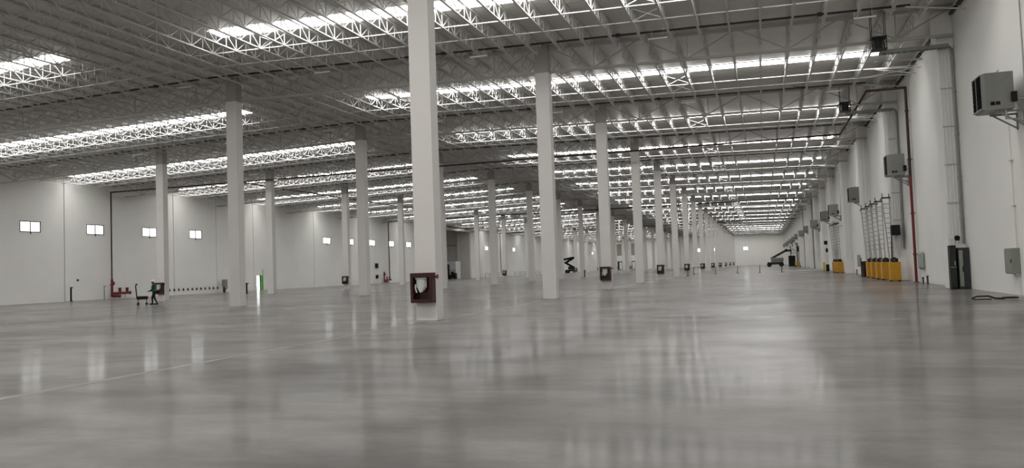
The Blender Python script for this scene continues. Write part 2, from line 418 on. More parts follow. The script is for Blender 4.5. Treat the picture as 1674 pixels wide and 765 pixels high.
# girders on every column line
GD = 1.48
spans = [('right-hand', XA+.4, XR-.05, -1), ('centre-right', XB+.4, XA-.4, -1), ('centre-left', XC+.4, XB-.4, 1), ('left-hand', XL+.05, XC-.4, 1)]
gcache = {}
def girder(sname, x0, x1, n):
    y = gy(n); z0, z1 = zr(x0)-.13, zr(x1)-.13
    lab = 'white steel roof girder, %s span, on the %s column line' % (sname, ORD[n])
    o = thing('roof_girder', lab, 'girder', (x0, y, z0), 0, 'roof girders, %s span' % sname)
    detail = n <= 4
    key = (sname, detail)
    if key not in gcache:
        L_ = x1-x0; dz = z1-z0; NP = 8; p = L_/NP
        def pt(i, lo): return (i*p, 0, dz*i/NP - (GD-.22 if lo else .0))
        top = MB().bar((0, 0, -.02), (L_, 0, dz-.02), .2, .14).mesh('top_chord', 'girder')
        bot = MB().bar((p*.0, 0, -GD+.16), (L_, 0, dz-GD+.16), .16, .13).mesh('bottom_chord', 'girder')
        mem = []
        for i in range(NP):
            a, b = (i % 2 == 0), (i % 2 == 1)
            mem.append(('diagonal', pt(i, not a), pt(i+1, not b), .06))
        for i in range(1, NP, 2): mem.append(('post', pt(i, True), pt(i, False), .055))
        if detail: ms = [(nm, MB().bar(a, b, wd).mesh(nm, 'girder')) for nm, a, b, wd in mem]
        else:
            wb = MB()
            for nm, a, b, wd in mem: wb.bar(a, b, wd, caps=False)
            ms = [('web', wb.mesh('web', 'girder'))]
        gcache[key] = [('top_chord', top), ('bottom_chord', bot)] + ms
    for nm, me in gcache[key]: link(nm, me, o)
for n in range(2, 21):
    for sname, x0, x1, sg in spans: girder(sname, x0, x1, n)

# bridging rods between joists, parts of the ceiling
def slopebar(m, x0, x1, y, dz, wd, h=None):
    # bar following the roof slope, broken at the ridge
    cuts = [x0] + ([RIDGE] if x0 < RIDGE < x1 else []) + [x1]
    for a, b in zip(cuts[:-1], cuts[1:]): m.bar((a, y, zr(a)+dz), (b, y, zr(b)+dz), wd, h)
    return m
ym_ = SY/2
BRX = [(XL+.3, XC), (XC, XB), (XB, XA), (XA, XR-.02)]
for n in range(1, 20):
    for off in (.75, 3.0, -.9, -3.6):
        for (a, b) in BRX:
            if n == 1 and (off < 0 or b < -51): continue
            slopebar(MB(), a+.02, b-.02, gy(n)+ym_+off, -JD-.02, .045).build('bridging_rod', 'steel', ceiling)
# cross bracing in one joist cell per span
def cell(x, y, z, dx):
    return MB().bar((0, 0, -.1), (dx, 0, -JD+.05), .04).bar((0, .06, -JD+.05), (dx, .06, -.1), .04)
for n in range(1, 13):
    for xi in (46, 33, 19, 8):
        x = XC - SX + SX/14*xi
        if n == 1 and x < -30: continue
        for off in (.85, 3.1):
            cell(0, 0, 0, SX/14).build('cross_brace', 'steel', ceiling, (x, gy(n)+ym_+off, zr(x)-.02))

for n in range(1, 10):
    for off, dz in ((.9, -.35), (3.1, .1), (-1.0, .0), (5.2, -.2)):
        y = gy(n)+ym_+off
        MB().bar((6.55, y, zr(6.55)-JD), (XR-.02, y+.5, zr(XR)-JD+dz), .06).build('wall_strut', 'steel', ceiling)
        if off in (.9, 3.1): MB().bar((6.55, y, zr(6.55)-JD), (XR-.02, y-1.1, zr(XR)-JD+dz), .05).build('wall_strut', 'steel', ceiling)
# sprinkler lines along each bay
def sprinkler(n):
    y = gy(n)+SY-2.3
    m = slopebar(MB(), (-52 if n == 1 else XL+.5), XR-2.2, y, -.5, .085)
    lab = 'thin black sprinkler pipe across the %s roof bay' % (ORD[n] if n > 1 else 'nearest')
    o = tag(m.build('sprinkler_pipe', 'black_pipe'), lab, 'pipe', 'sprinkler pipes')
    if n <= 3:
        for i in range(8):
            x = XR-6-i*9.4
            if n == 1 and x < -50: continue
            z = zr(x)
            MB().bar((x, y, z-.5), (x-.5, y+1.4, z-.05), .045).build('sway_brace', 'black_pipe', o)
            MB().cbox((x, y, z-.5), (.22, .16, .16)).build('clamp', 'black_pipe', o)
for n in range(1, 17): sprinkler(n)
# batten lamps
lamp_b = MB().bevbox(-.42, .42, -.05, .05, -.03, .03, .01).mesh('lamp_body', 'lamp')
lamp_r = MB().bar((0, 0, .03), (0, 0, 1.0), .012).mesh('suspension_rod', 'galv')
lamp_e = MB().bevbox(-.03, .03, -.06, .06, -.04, .04, .01).mesh('end_cap', 'lamp')
for n in range(1, 11):
    for i in range(9):
        x = 4.9-9.22*i
        if n == 1 and x < -32: continue
        if x < XL+1: continue
        lab = 'white batten lamp, %s from right, under the %s roof bay' % (ORD[i+1], ORD[n] if n > 1 else 'nearest')
        o = thing('batten_lamp', lab, 'lamp', (x, gy(n)+SY-2.9, zr(x)-1.02), 0, 'batten lamps, bay %d' % n)
        link('lamp_body', lamp_b, o)
        for s in (-.3, .3): link('suspension_rod', lamp_r, o, (s, 0, 0))
        for s in (-.44, .44): link('end_cap', lamp_e, o, (s, 0, 0))

# ================================================================== COLUMNS
CW, CD = .76, .6
cb = {}
rows = [(XA, 'row nearest the right wall'), (XB, 'middle row'), (XC, 'row nearest the left wall')]
def hose_cabinet(x, n, rowlab):
    yf = gy(n)-CD/2
    lab = 'maroon fire hose cabinet on the %s column of the %s' % (ORD[n], rowlab)
    o = thing('hose_cabinet', lab, 'hose cabinet', (x-.03, yf-.14, .62), 0, 'fire hose cabinets, ' + rowlab)
    return o
hb = MB()      # open-fronted box: back, sides, bottom, top  (1 m tall, .78 wide)
hb.box(-.39, .39, .10, .14, 0, 1.0).box(-.39, -.35, -.14, .10, 0, 1.0).box(.35, .39, -.14, .10, 0, 1.0).box(-.35, .35, -.14, .10, 0, .04).box(-.35, .35, -.14, .10, .96, 1.0)
m_hb = hb.mesh('cabinet_body', 'maroon')
hd = MB().box(-.40, -.30, -.17, -.14, 0, 1.0).box(.28, .40, -.17, -.14, 0, 1.0).box(-.30, .28, -.17, -.14, 0, .12).box(-.30, .28, -.17, -.14, .86, 1.0)
m_hd = hd.mesh('door_frame', 'maroon')
m_hose = None
hm = MB()
for i in range(9):        # folded canvas hose hanging as flat loops
    x = -.20+i*.038; L_ = .46-.018*abs(i-4)**1.6
    hm.bar((x, -.06, .80), (x+.002*(4-i), -.07, .80-L_), .035, .11)
hm.bar((-.24, -.06, .82), (.16, -.06, .82), .12, .05)
m_hose = hm.mesh('folded_hose', 'hose')
m_noz = MB().tube([(-.23, -.1, .62), (-.25, -.1, .50), (-.20, -.1, .34)], .03, 8).mesh('nozzle', 'hose')
m_val = MB().tube([(.40, 0, .86), (.50, 0, .86)], .035, 8).disc((.52, 0, .86), (1, 0, 0), .075, .03, 12).mesh('valve', 'riser')
for x, rl in rows:
    for n in range(1, 21):
        if n == 1 and x != XA: continue
        if n == 2 and x == XC: continue
        H = zr(x)-GD-.03
        key = round(x, 1)
        if key not in cb:
            s = MB().bevbox(-CW/2, CW/2, -CD/2, CD/2, 0, H, .012).mesh('shaft', 'column')
            c2 = MB().box(-CW/2+.02, CW/2-.02, -CD/2+.02, CD/2-.02, H+.03, zr(x)-.02).mesh('head', 'capital')
            pl = MB().box(-CW/2-.02, CW/2+.02, -CD/2-.02, CD/2+.02, H, H+.03).mesh('bearing_plate', 'capital')
            cb[key] = (s, c2, pl)
        has = (n % 2 == 1 and x != XB)
        lab = 'white rectangular column, %s from the viewer in the %s' % (ORD[n], rl); gp = 'columns, ' + rl
        o = thing('column', lab, 'column', (x, gy(n), 0), 0, gp)
        link('shaft', cb[key][0], o); link('bearing_plate', cb[key][2], o); link('head', cb[key][1], o)
        if has:
            c = hose_cabinet(x, n, rl)
            link('cabinet_body', m_hb, c); link('door_frame', m_hd, c); link('folded_hose', m_hose, c)
            link('nozzle', m_noz, c); link('valve', m_val, c)

# ================================================================== RED MAINS
def ring_clamp(o, p, axis, r, m='riser'):
    MB().disc(p, axis, r, .1, 12).build('coupling', m, o)
z = 11.95
o = thing('fire_main', 'long dark red fire main crossing the hall, with risers on both side walls', 'pipe', (XR-.2, 53.4, 0))
def pipe_part(o, name, pts, r, m, n=10):
    l = o.location
    return MB().tube([(p[0]-l.x, p[1]-l.y, p[2]-l.z) for p in pts], r, n).build(name, m, o)
pipe_part(o, 'riser', [(XR-.2, 53.4, 0), (XR-.2, 53.4, 6.5)], .085, 'riser')
pipe_part(o, 'upper_riser', [(XR-.2, 53.4, 6.5), (XR-.2, 53.4, z-.1)], .085, 'pipe')
pipe_part(o, 'overhead_run', [(XR-.2, 53.4, z-.1), (XR-.2, 53.4, z), (6.67, 53.4, z), (6.67, 71.0, z), (XL+.6, 71.0, z), (XL+.6, 71.0, 2.2)], .075, 'pipe')
for zz in (1.7, 4.2, 7.5, 10.5): ring_clamp(o, (0, 0, zz), (0, 0, 1), .115, 'riser' if zz < 6 else 'pipe')
for zz in (7.5, 4.2, 9.9): MB().bar((.1, 0, zz), (.2, 0, zz), .04).bar((.12, -.25, zz), (.12, .25, zz), .03).build('wall_bracket', 'galv', o)
MB().cyl((0, 0), .16, 0, .04, 12).build('floor_flange', 'riser', o)
for i in range(11): ring_clamp(o, (XA+4-6.0*i-o.location.x, 71.0-53.4, z), (1, 0, 0), .1, 'pipe')
# second and third mains
for ym2, lab in ((140.3, 'second dark fire main crossing the hall halfway down'), (209.5, 'third dark fire main crossing the hall far away')):
    o = thing('fire_main', lab, 'pipe', (XL+.5, ym2, 0))
    pipe_part(o, 'riser', [(XL+.5, ym2, 1.2), (XL+.5, ym2, z)], .1, 'pipe')
    pipe_part(o, 'overhead_run', [(XL+.5, ym2, z), (XR-.3, ym2, z)], .1, 'pipe')
o = thing('branch_main', 'dark pipe running lengthwise above the left-hand bay', 'pipe', (-54, 71.1, 12.25))
pipe_part(o, 'pipe_run', [(-54, 71.1, 12.25), (-54, 122, 12.25)], .07, 'pipe')
ring_clamp(o, (0, .2, 0), (0, 1, 0), .1, 'pipe')
# valve manifolds at the foot of the left wall
def manifold(y, lab):
    o = thing('valve_manifold', lab, 'valve manifold', (XL+.6, y, 0), 0, 'fire valve sets')
    MB().tube([(0, 0, .25), (0, 0, 2.2)], .13, 10).build('standpipe', 'riser', o)
    MB().tube([(0, 0, .62), (0, 2.6, .62)], .14, 10).disc((0, 2.62, .62), (0, 1, 0), .2, .08, 12).build('header', 'riser', o)
    for yy in (1.15, 2.2):
        MB().tube([(0, yy, .7), (0, yy, 1.15)], .15, 10).disc((0, yy, 1.18), (0, 0, 1), .2, .07, 12).build('outlet', 'riser', o)
    MB().tube([(0, 0, .35), (.25, .5, .35), (.25, .9, .3)], .17, 10).build('elbow', 'riser', o)
    MB().disc((0, 0, 1.55), (0, 0, 1), .25, .1, 12).disc((.2, 0, 1.75), (1, 0, 0), .2, .06, 12).build('valve_wheel', 'riser', o)
    MB().box(-.12, .12, .35, .6, 0, .2).build('foot', 'curb', o); MB().box(-.1, .1, 1.9, 2.1, 0, .5).build('foot', 'curb', o)
manifold(71.0, 'red fire valve set at the foot of the left wall, near the workman')
manifold(137.8, 'small red fire valve set at the foot of the left wall, far behind')

# ================================================================== RIGHT WALL EQUIPMENT
def make_cooler():
    o = thing('air_cooler', '', 'air cooler')
    # local: x toward wall (+), y along wall, z up ; box 0.9 x 1.25 x 1.36, front (louvre) faces -x
    b = MB()
    b.box(-.45, .45, -.60, .60, -.66, -.62).box(-.45, .45, -.60, .60, .62, .66).box(-.45, .45, -.60, -.56, -.62, .62).box(-.45, .45, .56, .60, -.62, .62).box(.41, .45, -.56, .56, -.62, .62)
    b.add([(-.45, -.6, -.66), (-.45, .6, -.66), (-.45, .6, .66), (-.45, -.6, .66), (-.57, -.57, -.61), (-.57, .57, -.61), (-.57, .57, .61), (-.57, -.57, .61)],
          [(0, 1, 5, 4), (1, 2, 6, 5), (2, 3, 7, 6), (3, 0, 4, 7)])
    b.build('housing', 'cooler', o)
    for y0, y1 in ((-.54, -.02), (.02, .54)):
        MB().box(-.575, -.53, y0, y1, -.58, .58).build('grille', 'louvre', o)
        for i in range(7): MB().bar((-.585, y0+.03, -.48+i*.16), (-.585, y1-.03, -.48+i*.16), .012, .05).build('slat', 'louvre', o)
    MB().box(-.6, -.54, -.56, .56, -.62, -.585).box(-.6, -.54, -.56, .56, .585, .62).box(-.6, -.54, -.018, .018, -.58, .58).build('grille_frame', 'cooler', o)
    for x in (-.30, -.13): MB().box(x, x+.13, -.63, -.60, -.5, -.38).build('control_knob', 'black', o)
    MB().bevbox(.34, .52, -.72, -.60, -.45, -.08, .015).build('junction_box', 'black', o)
    MB().bar((-.1, -.4, -.72), (.78, -.4, -.72), .06).bar((-.1, .4, -.72), (.78, .4, -.72), .06).bar((.0, -.4, -.74), (.76, -.4, -1.25), .05).bar((.0, .4, -.74), (.76, .4, -1.25), .05).bar((.76, -.4, -.7), (.76, -.4, -1.3), .05).bar((.76, .4, -.7), (.76, .4, -1.3), .05).build('bracket', 'cooler', o)
    MB().tube([(.2, -.45, -.66), (.2, -.45, -.98), (.5, -.45, -1.02), (.75, -.45, -1.15)], .035, 8).build('drain_pipe', 'galv', o)
    MB().tube([(.5, -.66, -.3), (.72, -.66, -.36), (.765, -.66, -.2), (.765, -.66, 4.2)], .02, 6).build('conduit', 'galv', o)
    MB().bar((-.05, -.58, .66), (.02, -.58, .74), .03).build('lifting_eye', 'cooler', o)
    return o
cy = [31.72+.6, 54.2+.6, 77.2+.6, 100.0+.6, 113.4+.6, 137, 160, 183, 206, 229, 252, 275, 298, 321]
coolname = ['nearest, above the electrical panel', 'second from the viewer, beside the red riser', 'third from the viewer, above the yellow chargers',
            'fourth from the viewer', 'fifth from the viewer']
cool0 = make_cooler()
for i, y in enumerate(cy):
    o = cool0 if i == 0 else copy_tree(cool0)
    o.location = (8.26, y, 7.33)
    o['label'] = ('grey box air cooler on the right wall, ' + coolname[i]) if i < 5 else 'small grey box air cooler far along the right wall, %s from the viewer' % ORD[i+1]
    o['group'] = 'air coolers on the right wall' if i < 5 else 'far air coolers'
# cable tray from roof to conduits, at pilaster 2 and 3
def bus_drop(n, lab, big):
    # conduits strapped to the near face of the pilaster, bent over into a cable tray under the roof
    o = thing('conduit_drop', lab, 'conduit', (XR-.36, gy(n)+.31, 0), 0)
    for dx in (-.26, -.12, .02, .14):
        MB().tube([(dx, 0, 2.1 if big else 1.6), (dx, 0, 11.3)], .03, 8).build('conduit', 'white', o)
    for zz in (4, 5.8, 7.6, 9.4): MB().box(-.31, .2, -.04, .035, zz, zz+.05).build('strap', 'galv', o)
    MB().tube([(.27, -.02, 2.1), (.27, -.02, 11.25), (.17, -.02, 11.4), (-2.3, -.02, 11.5)], .05, 8).build('bent_conduit', 'boxgrey', o)
    for zz in (3.2, 5.2, 7.2, 9.2): MB().box(.19, .36, -.05, .03, zz, zz+.05).build('strap', 'galv', o)
    tr = MB().box(-2.9, .05, -.50, -.46, 11.3, 11.45).box(-2.9, .05, -.12, -.08, 11.3, 11.45)
    for k in range(10): tr.box(-2.85+.3*k, -2.80+.3*k, -.46, -.12, 11.3, 11.34)
    tr.build('cable_tray', 'boxgrey', o)
    return o
bus_drop(2, 'conduits and cable tray on the nearest pilaster of the right wall', True)
bus_drop(3, 'conduits and cable tray on the second pilaster of the right wall', False)
# suspended transformer cage at the tray end
def unit(x, y, zc, lab):
    o = thing('hanging_fan_unit', lab, 'fan unit', (x, y, zc))
    MB().box(-.35, .35, -.3, .3, -.32, -.26).build('bottom_plate', 'darkmetal', o); MB().box(-.35, .35, -.3, .3, .26, .32).build('top_plate', 'darkmetal', o)
    for i in range(6):
        for s in (-.28, .28): MB().box(-.33+i*.126, -.29+i*.126, s-.02, s+.02, -.26, .26).build('grille_bar', 'black', o)
    MB().cyl((0, 0), .2, -.24, .24, 14).build('motor', 'darkmetal', o)
    for a in (-.3, .3):
        for b in (-.25, .25): MB().bar((a, b, .3), (a, b, zr(x)-zc-.05), .03).build('hanger', 'black', o)
unit(5.75, 41.0, 11.75, 'dark caged unit hanging at the end of the nearest cable tray')
unit(5.75, 57.2, 11.75, 'dark caged unit hanging at the end of the second cable tray')
# other conduits on pilasters further away
for n in range(4, 10):
    o = thing('conduit_run', 'thin white conduits on the %s pilaster of the right wall' % ORD[n-1], 'conduit', (XR-.36, gy(n)+.31, 0), 0, 'pilaster conduits')
    for dx in (-.1, .15): MB().tube([(dx, 0, 1.4), (dx, 0, 12.2)], .03, 6).build('conduit', 'white', o)
# dark switch cabinets
o = thing('switch_cabinet', 'tall narrow black switch cabinet at the foot of the nearest pilaster', 'cabinet', (8.40, 41.3, 0))
MB().bevbox(-.13, .13, -.2, .24, .0, 2.02, .01).build('body', 'black', o)
MB().box(-.11, .11, -.22, -.2, 1.05, 1.95).build('door', 'darkmetal', o); MB().box(-.11, .11, -.22, -.2, .08, .98).build('door', 'darkmetal', o)
MB().box(-.125, .125, -.215, -.2, 1.0, 1.03).build('divider', 'galv', o); MB().box(.04, .07, -.26, -.22, 1.1, 1.3).build('handle', 'galv', o)
o = thing('switch_cabinet', 'tall dark green switch cabinet with a grey side, nearest the viewer', 'cabinet', (8.83, 41.2, 0))
MB().bevbox(-.24, .2, -.25, .3, .0, 1.9, .01).build('body', 'darkgreen', o)
MB().box(-.23, -.07, -.275, -.25, .12, 1.78).build('door', 'boxgrey', o); MB().box(-.03, .19, -.275, -.25, .06, 1.84).build('door', 'darkgreen', o)
MB().box(-.11, -.08, -.31, -.275, .8, 1.05).build('handle', 'black', o)
o = thing('alarm_bell', 'small black alarm bell above the dark cabinets', 'bell', (8.62, 41.62, 2.4))
MB().box(-.28, -.08, -.1, .0, -.08, .14).build('back_box', 'white', o); MB().disc((.08, -.08, -.04), (0, 1, 0), .12, .1, 14).build('gong', 'black', o)
# electrical panel
o = thing('electrical_panel', 'grey electrical panel box low on the near right wall', 'electrical panel', (XR-.14, 34.0, .8))
MB().bevbox(-.11, .14, -.5, .5, 0, .96, .015).build('box', 'boxgrey', o)
MB().box(-.13, -.11, -.46, .46, .04, .92).build('door', 'boxgrey', o)
MB().box(-.15, -.13, -.38, -.32, .42, .54).build('latch', 'black', o)
MB().tube([(.1, -.3, .96), (.1, -.3, 5.6)], .02, 6).build('conduit', 'white', o)
MB().tube([(.1, -.4, 0), (.1, -.4, -.8)], .02, 6).build('conduit', 'white', o)
MB().bevbox(-.05, .12, -.5, -.3, -.06, 0, .01).build('gland_box', 'greybox', o)
for zz in (2.5, 4.2): MB().box(.05, .13, -.42, -.2, zz, zz+.04).build('strap', 'galv', o)
# rounded grey box
o = thing('wall_box', 'light grey rounded wall box behind the red riser', 'box', (XR, 51.9, .78))
MB().bevbox(-.22, 0, -.42, .42, 0, 1.05, .1).build('box', 'greybox', o)
MB().bevbox(-.25, -.2, -.32, .32, .1, .95, .08).build('lid', 'greybox', o)
# short floor stubs
for x, y, h, lab in ((8.75, 49.4, .42, 'short dark pipe stub on the floor between riser and cabinets'), (8.8, 51.0, .3, 'shorter dark pipe stub beside the red riser'),
                     (8.5, 82.0, .45, 'thin dark stub at the wall past the sign stand')):
    o = thing('pipe_stub', lab, 'pipe stub', (x, y, 0)); MB().cyl((0, 0), .045, 0, h, 10).build('tube', 'darkmetal', o); MB().cyl((0, 0), .065, h, h+.05, 10).build('cap', 'darkmetal', o)
# scrap strapping on floor
o = thing('scrap_bundle', 'dark brown scrap straps lying on the floor by the near right wall', 'scrap', (7.5, 31.15, 0))
MB().tube([(-.62, .1, .035), (-.45, .12, .11), (-.1, .06, .12), (.08, 0, .04), (.32, -.04, .03), (.45, .05, .06), (.72, .02, .055)], .035, 6).build('strap', 'brown', o)
MB().box(-.58, -.05, -.12, .1, .0, .035).build('slat', 'brown', o)
MB().bar((.3, -.02, .055), (.78, .05, .05), .1, .06).build('slat', 'brown', o)

# ---- yellow chargers
def make_charger():
    o = thing('battery_charger', '', 'charger')
    MB().bevbox(-.31, .31, -.42, .42, .07, 1.25, .02).build('cabinet', 'yellow', o)
    for a in (-.24, .24):
        for b in (-.34, .34): MB().cyl((a, b), .05, 0, .07, 8).build('foot', 'black', o)
    MB().box(-.315, -.31, -.36, .36, .15, 1.15).build('door', 'yellow', o)
    for b in (-.18, .18): MB().tube([(-.1, b, 1.25), (-.14, b, 1.42), (0, b, 1.5), (.14, b, 1.42), (.08, b, 1.28)], .07, 8).build('cable_coil', 'rubber', o)
    MB().bevbox(-.2, .2, -.3, .3, 1.25, 1.34, .02).build('top_plate', 'black', o)
    return o
ch0 = make_charger()
chy = [56.5, 60.2, 62.9, 65.6, 68.4]
far2 = [94.5, 96.6, 98.7, 100.8]
names = ['nearest of the five', 'second of the five', 'third of the five', 'fourth of the five', 'last of the five']
for i, y in enumerate(chy+far2):
    o = ch0 if i == 0 else copy_tree(ch0)
    o.location = (8.13, y, 0)
    if i < 5: o['label'] = 'yellow charger cabinet on the right wall, %s in the near group' % names[i]; o['group'] = 'near yellow chargers'
    else: o['label'] = 'yellow charger cabinet, %s in the far group of four' % ['first', 'second', 'third', 'fourth'][i-5]; o['group'] = 'far yellow chargers'
def make_mast():
    o = thing('cable_mast', '', 'cable mast')
    H = 5.5; z0 = .02
    def X(side, zz):
        t = (zz-z0)/(H-z0); return (.02-.34*t) if side < 0 else (.16-.04*t)
    for s in (-1, 1): MB().bar((X(s, z0), 0, z0), (X(s, H), 0, H), .07).build('rail', 'galv', o)
    for k in range(10):
        zz = 2.2+k*.33; MB().bar((X(-1, zz), 0, zz), (X(1, zz), 0, zz), .045).build('rung', 'galv', o)
    MB().box(-.36, .2, -.06, .06, H, H+.1).build('head', 'darkmetal', o)
    MB().bar((-.3, 0, H+.1), (-.3, 0, H+.35), .05).bar((.1, 0, H+.1), (.1, 0, H+.3), .05).build('prong', 'darkmetal', o)
    MB().bar((.1, 0, H-.2), (.82, 0, H-.2), .04).build('wall_tie', 'galv', o)
    MB().bar((-.32, .05, H+.02), (-.32, .9, H-.02), .06).build('hose_arm', 'darkmetal', o)
    return o
ma0 = make_mast()
for i, y in enumerate([58.0, 61.55, 64.2, 67.0, 69.9]+[95.55, 97.65, 99.75, 101.85]):
    o = ma0 if i == 0 else copy_tree(ma0)
    o.location = (8.13, y, 0)
    nm = ['nearest', 'second', 'third', 'fourth', 'last']
    if i < 5: o['label'] = 'tall galvanised ladder mast over the near yellow chargers, %s of five' % nm[i]; o['group'] = 'near ladder masts'
    else: o['label'] = 'tall galvanised ladder mast over the far yellow chargers, %s of four' % nm[min(i-5, 4)]; o['group'] = 'far ladder masts'
# raised black display box on legs above the nearest charger
def display(y, h, lab, white=False):
    o = thing('display_stand', lab, 'display', (8.42, y, 0), 0)
    MB().bevbox(-.27, .27, -.25, .25, h, h+.68, .03).build('display_box', 'black', o)
    for s in (-.24, .24): MB().bar((s, .5 if not white else 0, 0 if white else 1.25), (s, 0, h), .06).build('post', 'black' if s < 0 else 'white', o)
    MB().bar((-.24, 0, h-.12), (.24, 0, h-.12), .04).build('crossbar', 'galv', o)
display(57.4, 3.0, 'black display box on two posts above the nearest yellow charger')
o = thing('beacon_post', 'tall black and white post beside the far yellow chargers', 'post', (8.1, 112, 0))
MB().bevbox(-.2, .2, -.2, .2, 0, .9, .02).build('base', 'black', o)
MB().bar((0, 0, .9), (0, 0, 3.6), .22).build('post', 'white', o)
MB().bevbox(-.14, .14, -.14, .14, 2.5, 3.0, .02).build('band', 'black', o)
MB().bevbox(-.3, .12, -.2, .2, 3.5, 4.0, .04).build('head', 'black', o)
MB().bevbox(-.55, -.3, -.2, .2, 0, 1.2, .02).build('side_cover', 'yellow2', o)
# red extinguisher trolley at the end of the near group
o = thing('extinguisher_rack', 'dark red extinguisher rack past the last near yellow charger', 'extinguisher', (8.1, 71.6, 0))
MB().box(-.3, .3, -.4, .4, .0, .06).box(-.3, .3, .34, .4, .06, 1.3).build('rack', 'maroon', o)
for a in (-.16, .16):
    for b in (-.2, .12):
        MB().cyl((a, b), .1, .06, 1.0, 12).build('cylinder', 'maroon', o); MB().cyl((a, b), .05, 1.0, 1.15, 8).build('valve', 'black', o)
# sign stand
o = thing('sign_stand', 'grey-green rounded sign board on a dark floor stand by the right wall', 'sign', (7.95, 73.2, 0))
MB().cyl((0, 0), .17, 0, .04, 14).build('base', 'darkmetal', o); MB().cyl((0, 0), .035, .04, 1.6, 8).build('pole', 'darkmetal', o)
MB().bevbox(-.28, .0, .04, .09, .85, 1.85, .02).build('board', 'greybox', o)
# wall frames further along
for y, lab in ((145.8, 'small dark-framed wall cabinet far along the right wall, the nearer one'), (174, 'small dark-framed wall cabinet far along the right wall, the farther one')):
    o = thing('wall_cabinet', lab, 'cabinet', (XR-.16, y, .5))
    MB().box(0, .16, -.9, .9, 0, 1.1).build('box', 'greybox', o)
    MB().box(-.05, 0, -1, 1, 0, .16).box(-.05, 0, -1, 1, .94, 1.1).box(-.05, 0, -1, -.75, .16, .94).box(-.05, 0, .75, 1, .16, .94).build('door_frame', 'cooler', o)
for y, lab in ((153, 'dark vertical drainpipe far along the right wall, the nearer one'), (185, 'dark vertical drainpipe far along the right wall, the farther one')):
    o = thing('drainpipe', lab, 'pipe', (XR-.17, y, 0)); MB().tube([(0, 0, 0), (0, 0, 12.6)], .11, 8).build('pipe', 'cooler', o); MB().disc((0, 0, 6), (0, 0, 1), .15, .1, 10).build('collar', 'cooler', o)
# dock posts and yellow machine far right
o = thing('yellow_lift_truck', 'small yellow lift truck at the far right wall', 'lift truck', (7.9, 199, 0))
MB().bevbox(-.6, .5, -1, 1, .25, 1.2, .1).build('body', 'yellow2', o)
for a in (-.55, .45):
    for b in (-.7, .7): MB().disc((a, b, .25), (1, 0, 0), .25, .2, 12).build('wheel', 'rubber', o)
MB().bar((-.2, -1.1, .1), (-.2, -1.1, 5.0), .12).bar((.3, -1.1, .1), (.3, -1.1, 5.0), .12).bar((-.2, -1.1, 4.9), (.3, -1.1, 4.9), .1).build('mast', 'greymetal', o)
MB().box(-.1, .3, -1.2, -1.0, 3.6, 4.8).build('control_box', 'black', o)
for i, y in enumerate((215, 238, 262)):
    o = thing('dock_column', 'grey steel dock post far along the right wall, %s of three' % ORD[i+1], 'post', (8.55, y, 0), 0, 'far dock posts')
    MB().bevbox(-.3, .3, -.3, .3, 0, 5.6, .02).build('shaft', 'greymetal', o); MB().bevbox(-.45, .45, -.45, .45, 5.6, 6.0, .02).build('cap', 'greymetal', o)
# white curb across the right bay
tag(MB().bevbox(2.6, 8.6, 120.6, 121.0, 0, .14, .02).build('curb', 'curb'), 'low white curb on the floor near the barrier posts', 'curb')
# barrier stanchions
for i, (x, y) in enumerate([(-9.6, 107.5), (-10.0, 122.0), (-6.58, 118.2), (-3.58, 119.6), (-.5, 119.6), (2.42, 115.6)]):
    o = thing('barrier_post', ['dark barrier post in front of the seventh right-row column', 'dark red barrier post with tape beside the seventh right-row column', 'dark barrier post left of the far window reflection, first of the line',
              'dark barrier post, second of the line toward the right wall', 'dark barrier post, third of the line toward the right wall', 'dark barrier post, last of the line, before the boom lift'][i], 'barrier post', (x, y, 0))
    MB().cyl((0, 0), .18, 0, .05, 14).build('base', 'riser', o); MB().bar((0, 0, .05), (.06, 0, 1.0), .09, n=8).build('pole', 'maroon', o); MB().cyl((.06, 0), .07, 1.0, 1.08, 10).build('cap', 'maroon', o)
    if i == 1: MB().bar((.06, 0, 1.02), (1.7, 1.8, 1.05), .02, .07).build('tape', 'riser', o)


# ================================================================== LEFT SIDE THINGS
def stub(x, y, h, r, lab, m='black'):
    o = thing('floor_post', lab, 'post', (x, y, 0)); MB().cyl((0, 0), r, 0, h, 10).build('pole', m, o); MB().cyl((0, 0), r*2, 0, .05, 10).build('base', m, o); MB().box(-.02, .28, -.03, .03, h-.12, h-.04).build('arm', m, o)
stub(XL+.8, 65.3, 1.5, .09, 'black post standing at the left wall, leftmost in view')
stub(XL+.9, 69.6, 1.5, .05, 'thin grey post at the left wall beside the red valve set', 'greymetal')
stub(-56.5, 77.5, 1.25, .1, 'short black bollard between the second column and the exit door')
stub(-52.5, 118.5, 1.1, .09, 'short dark bollard far behind, left of the second boom lift', 'darkmetal')
stub(-30, 137, 1.2, .1, 'dark bollard under the folded black boom lift', 'black')
for y, zz, lab in ((66.9, 2.2, 'tiny black socket on the left wall above the black post'), (75.2, 1.5, 'tiny black socket on the left wall above the workman')):
    o = thing('wall_socket', lab, 'socket', (XL, y, zz)); MB().bevbox(0, .1, -.1, .1, -.1, .1, .01).build('box', 'black', o); MB().box(.1, .13, -.06, .06, -.06, .06).build('plug', 'black', o)
an_s = MB().bevbox(0, .12, -.06, .06, -.12, .2, .01).mesh('plate', 'darkmetal'); an_b = MB().bar((.1, 0, .05), (.25, 0, -.05), .05).mesh('hook', 'darkmetal')
for i in range(12):
    o = thing('wall_anchor', 'small dark wall anchor, %s from the left in the low row on the left wall' % ORD[i+1], 'anchor', (XL, 80.6+i*.82, .62), 0, 'row of wall anchors')
    link('plate', an_s, o); link('hook', an_b, o)
o = thing('utility_cabinet', 'small grey cabinet on a stand at the left wall', 'cabinet', (XL+.7, 90.3, 0))
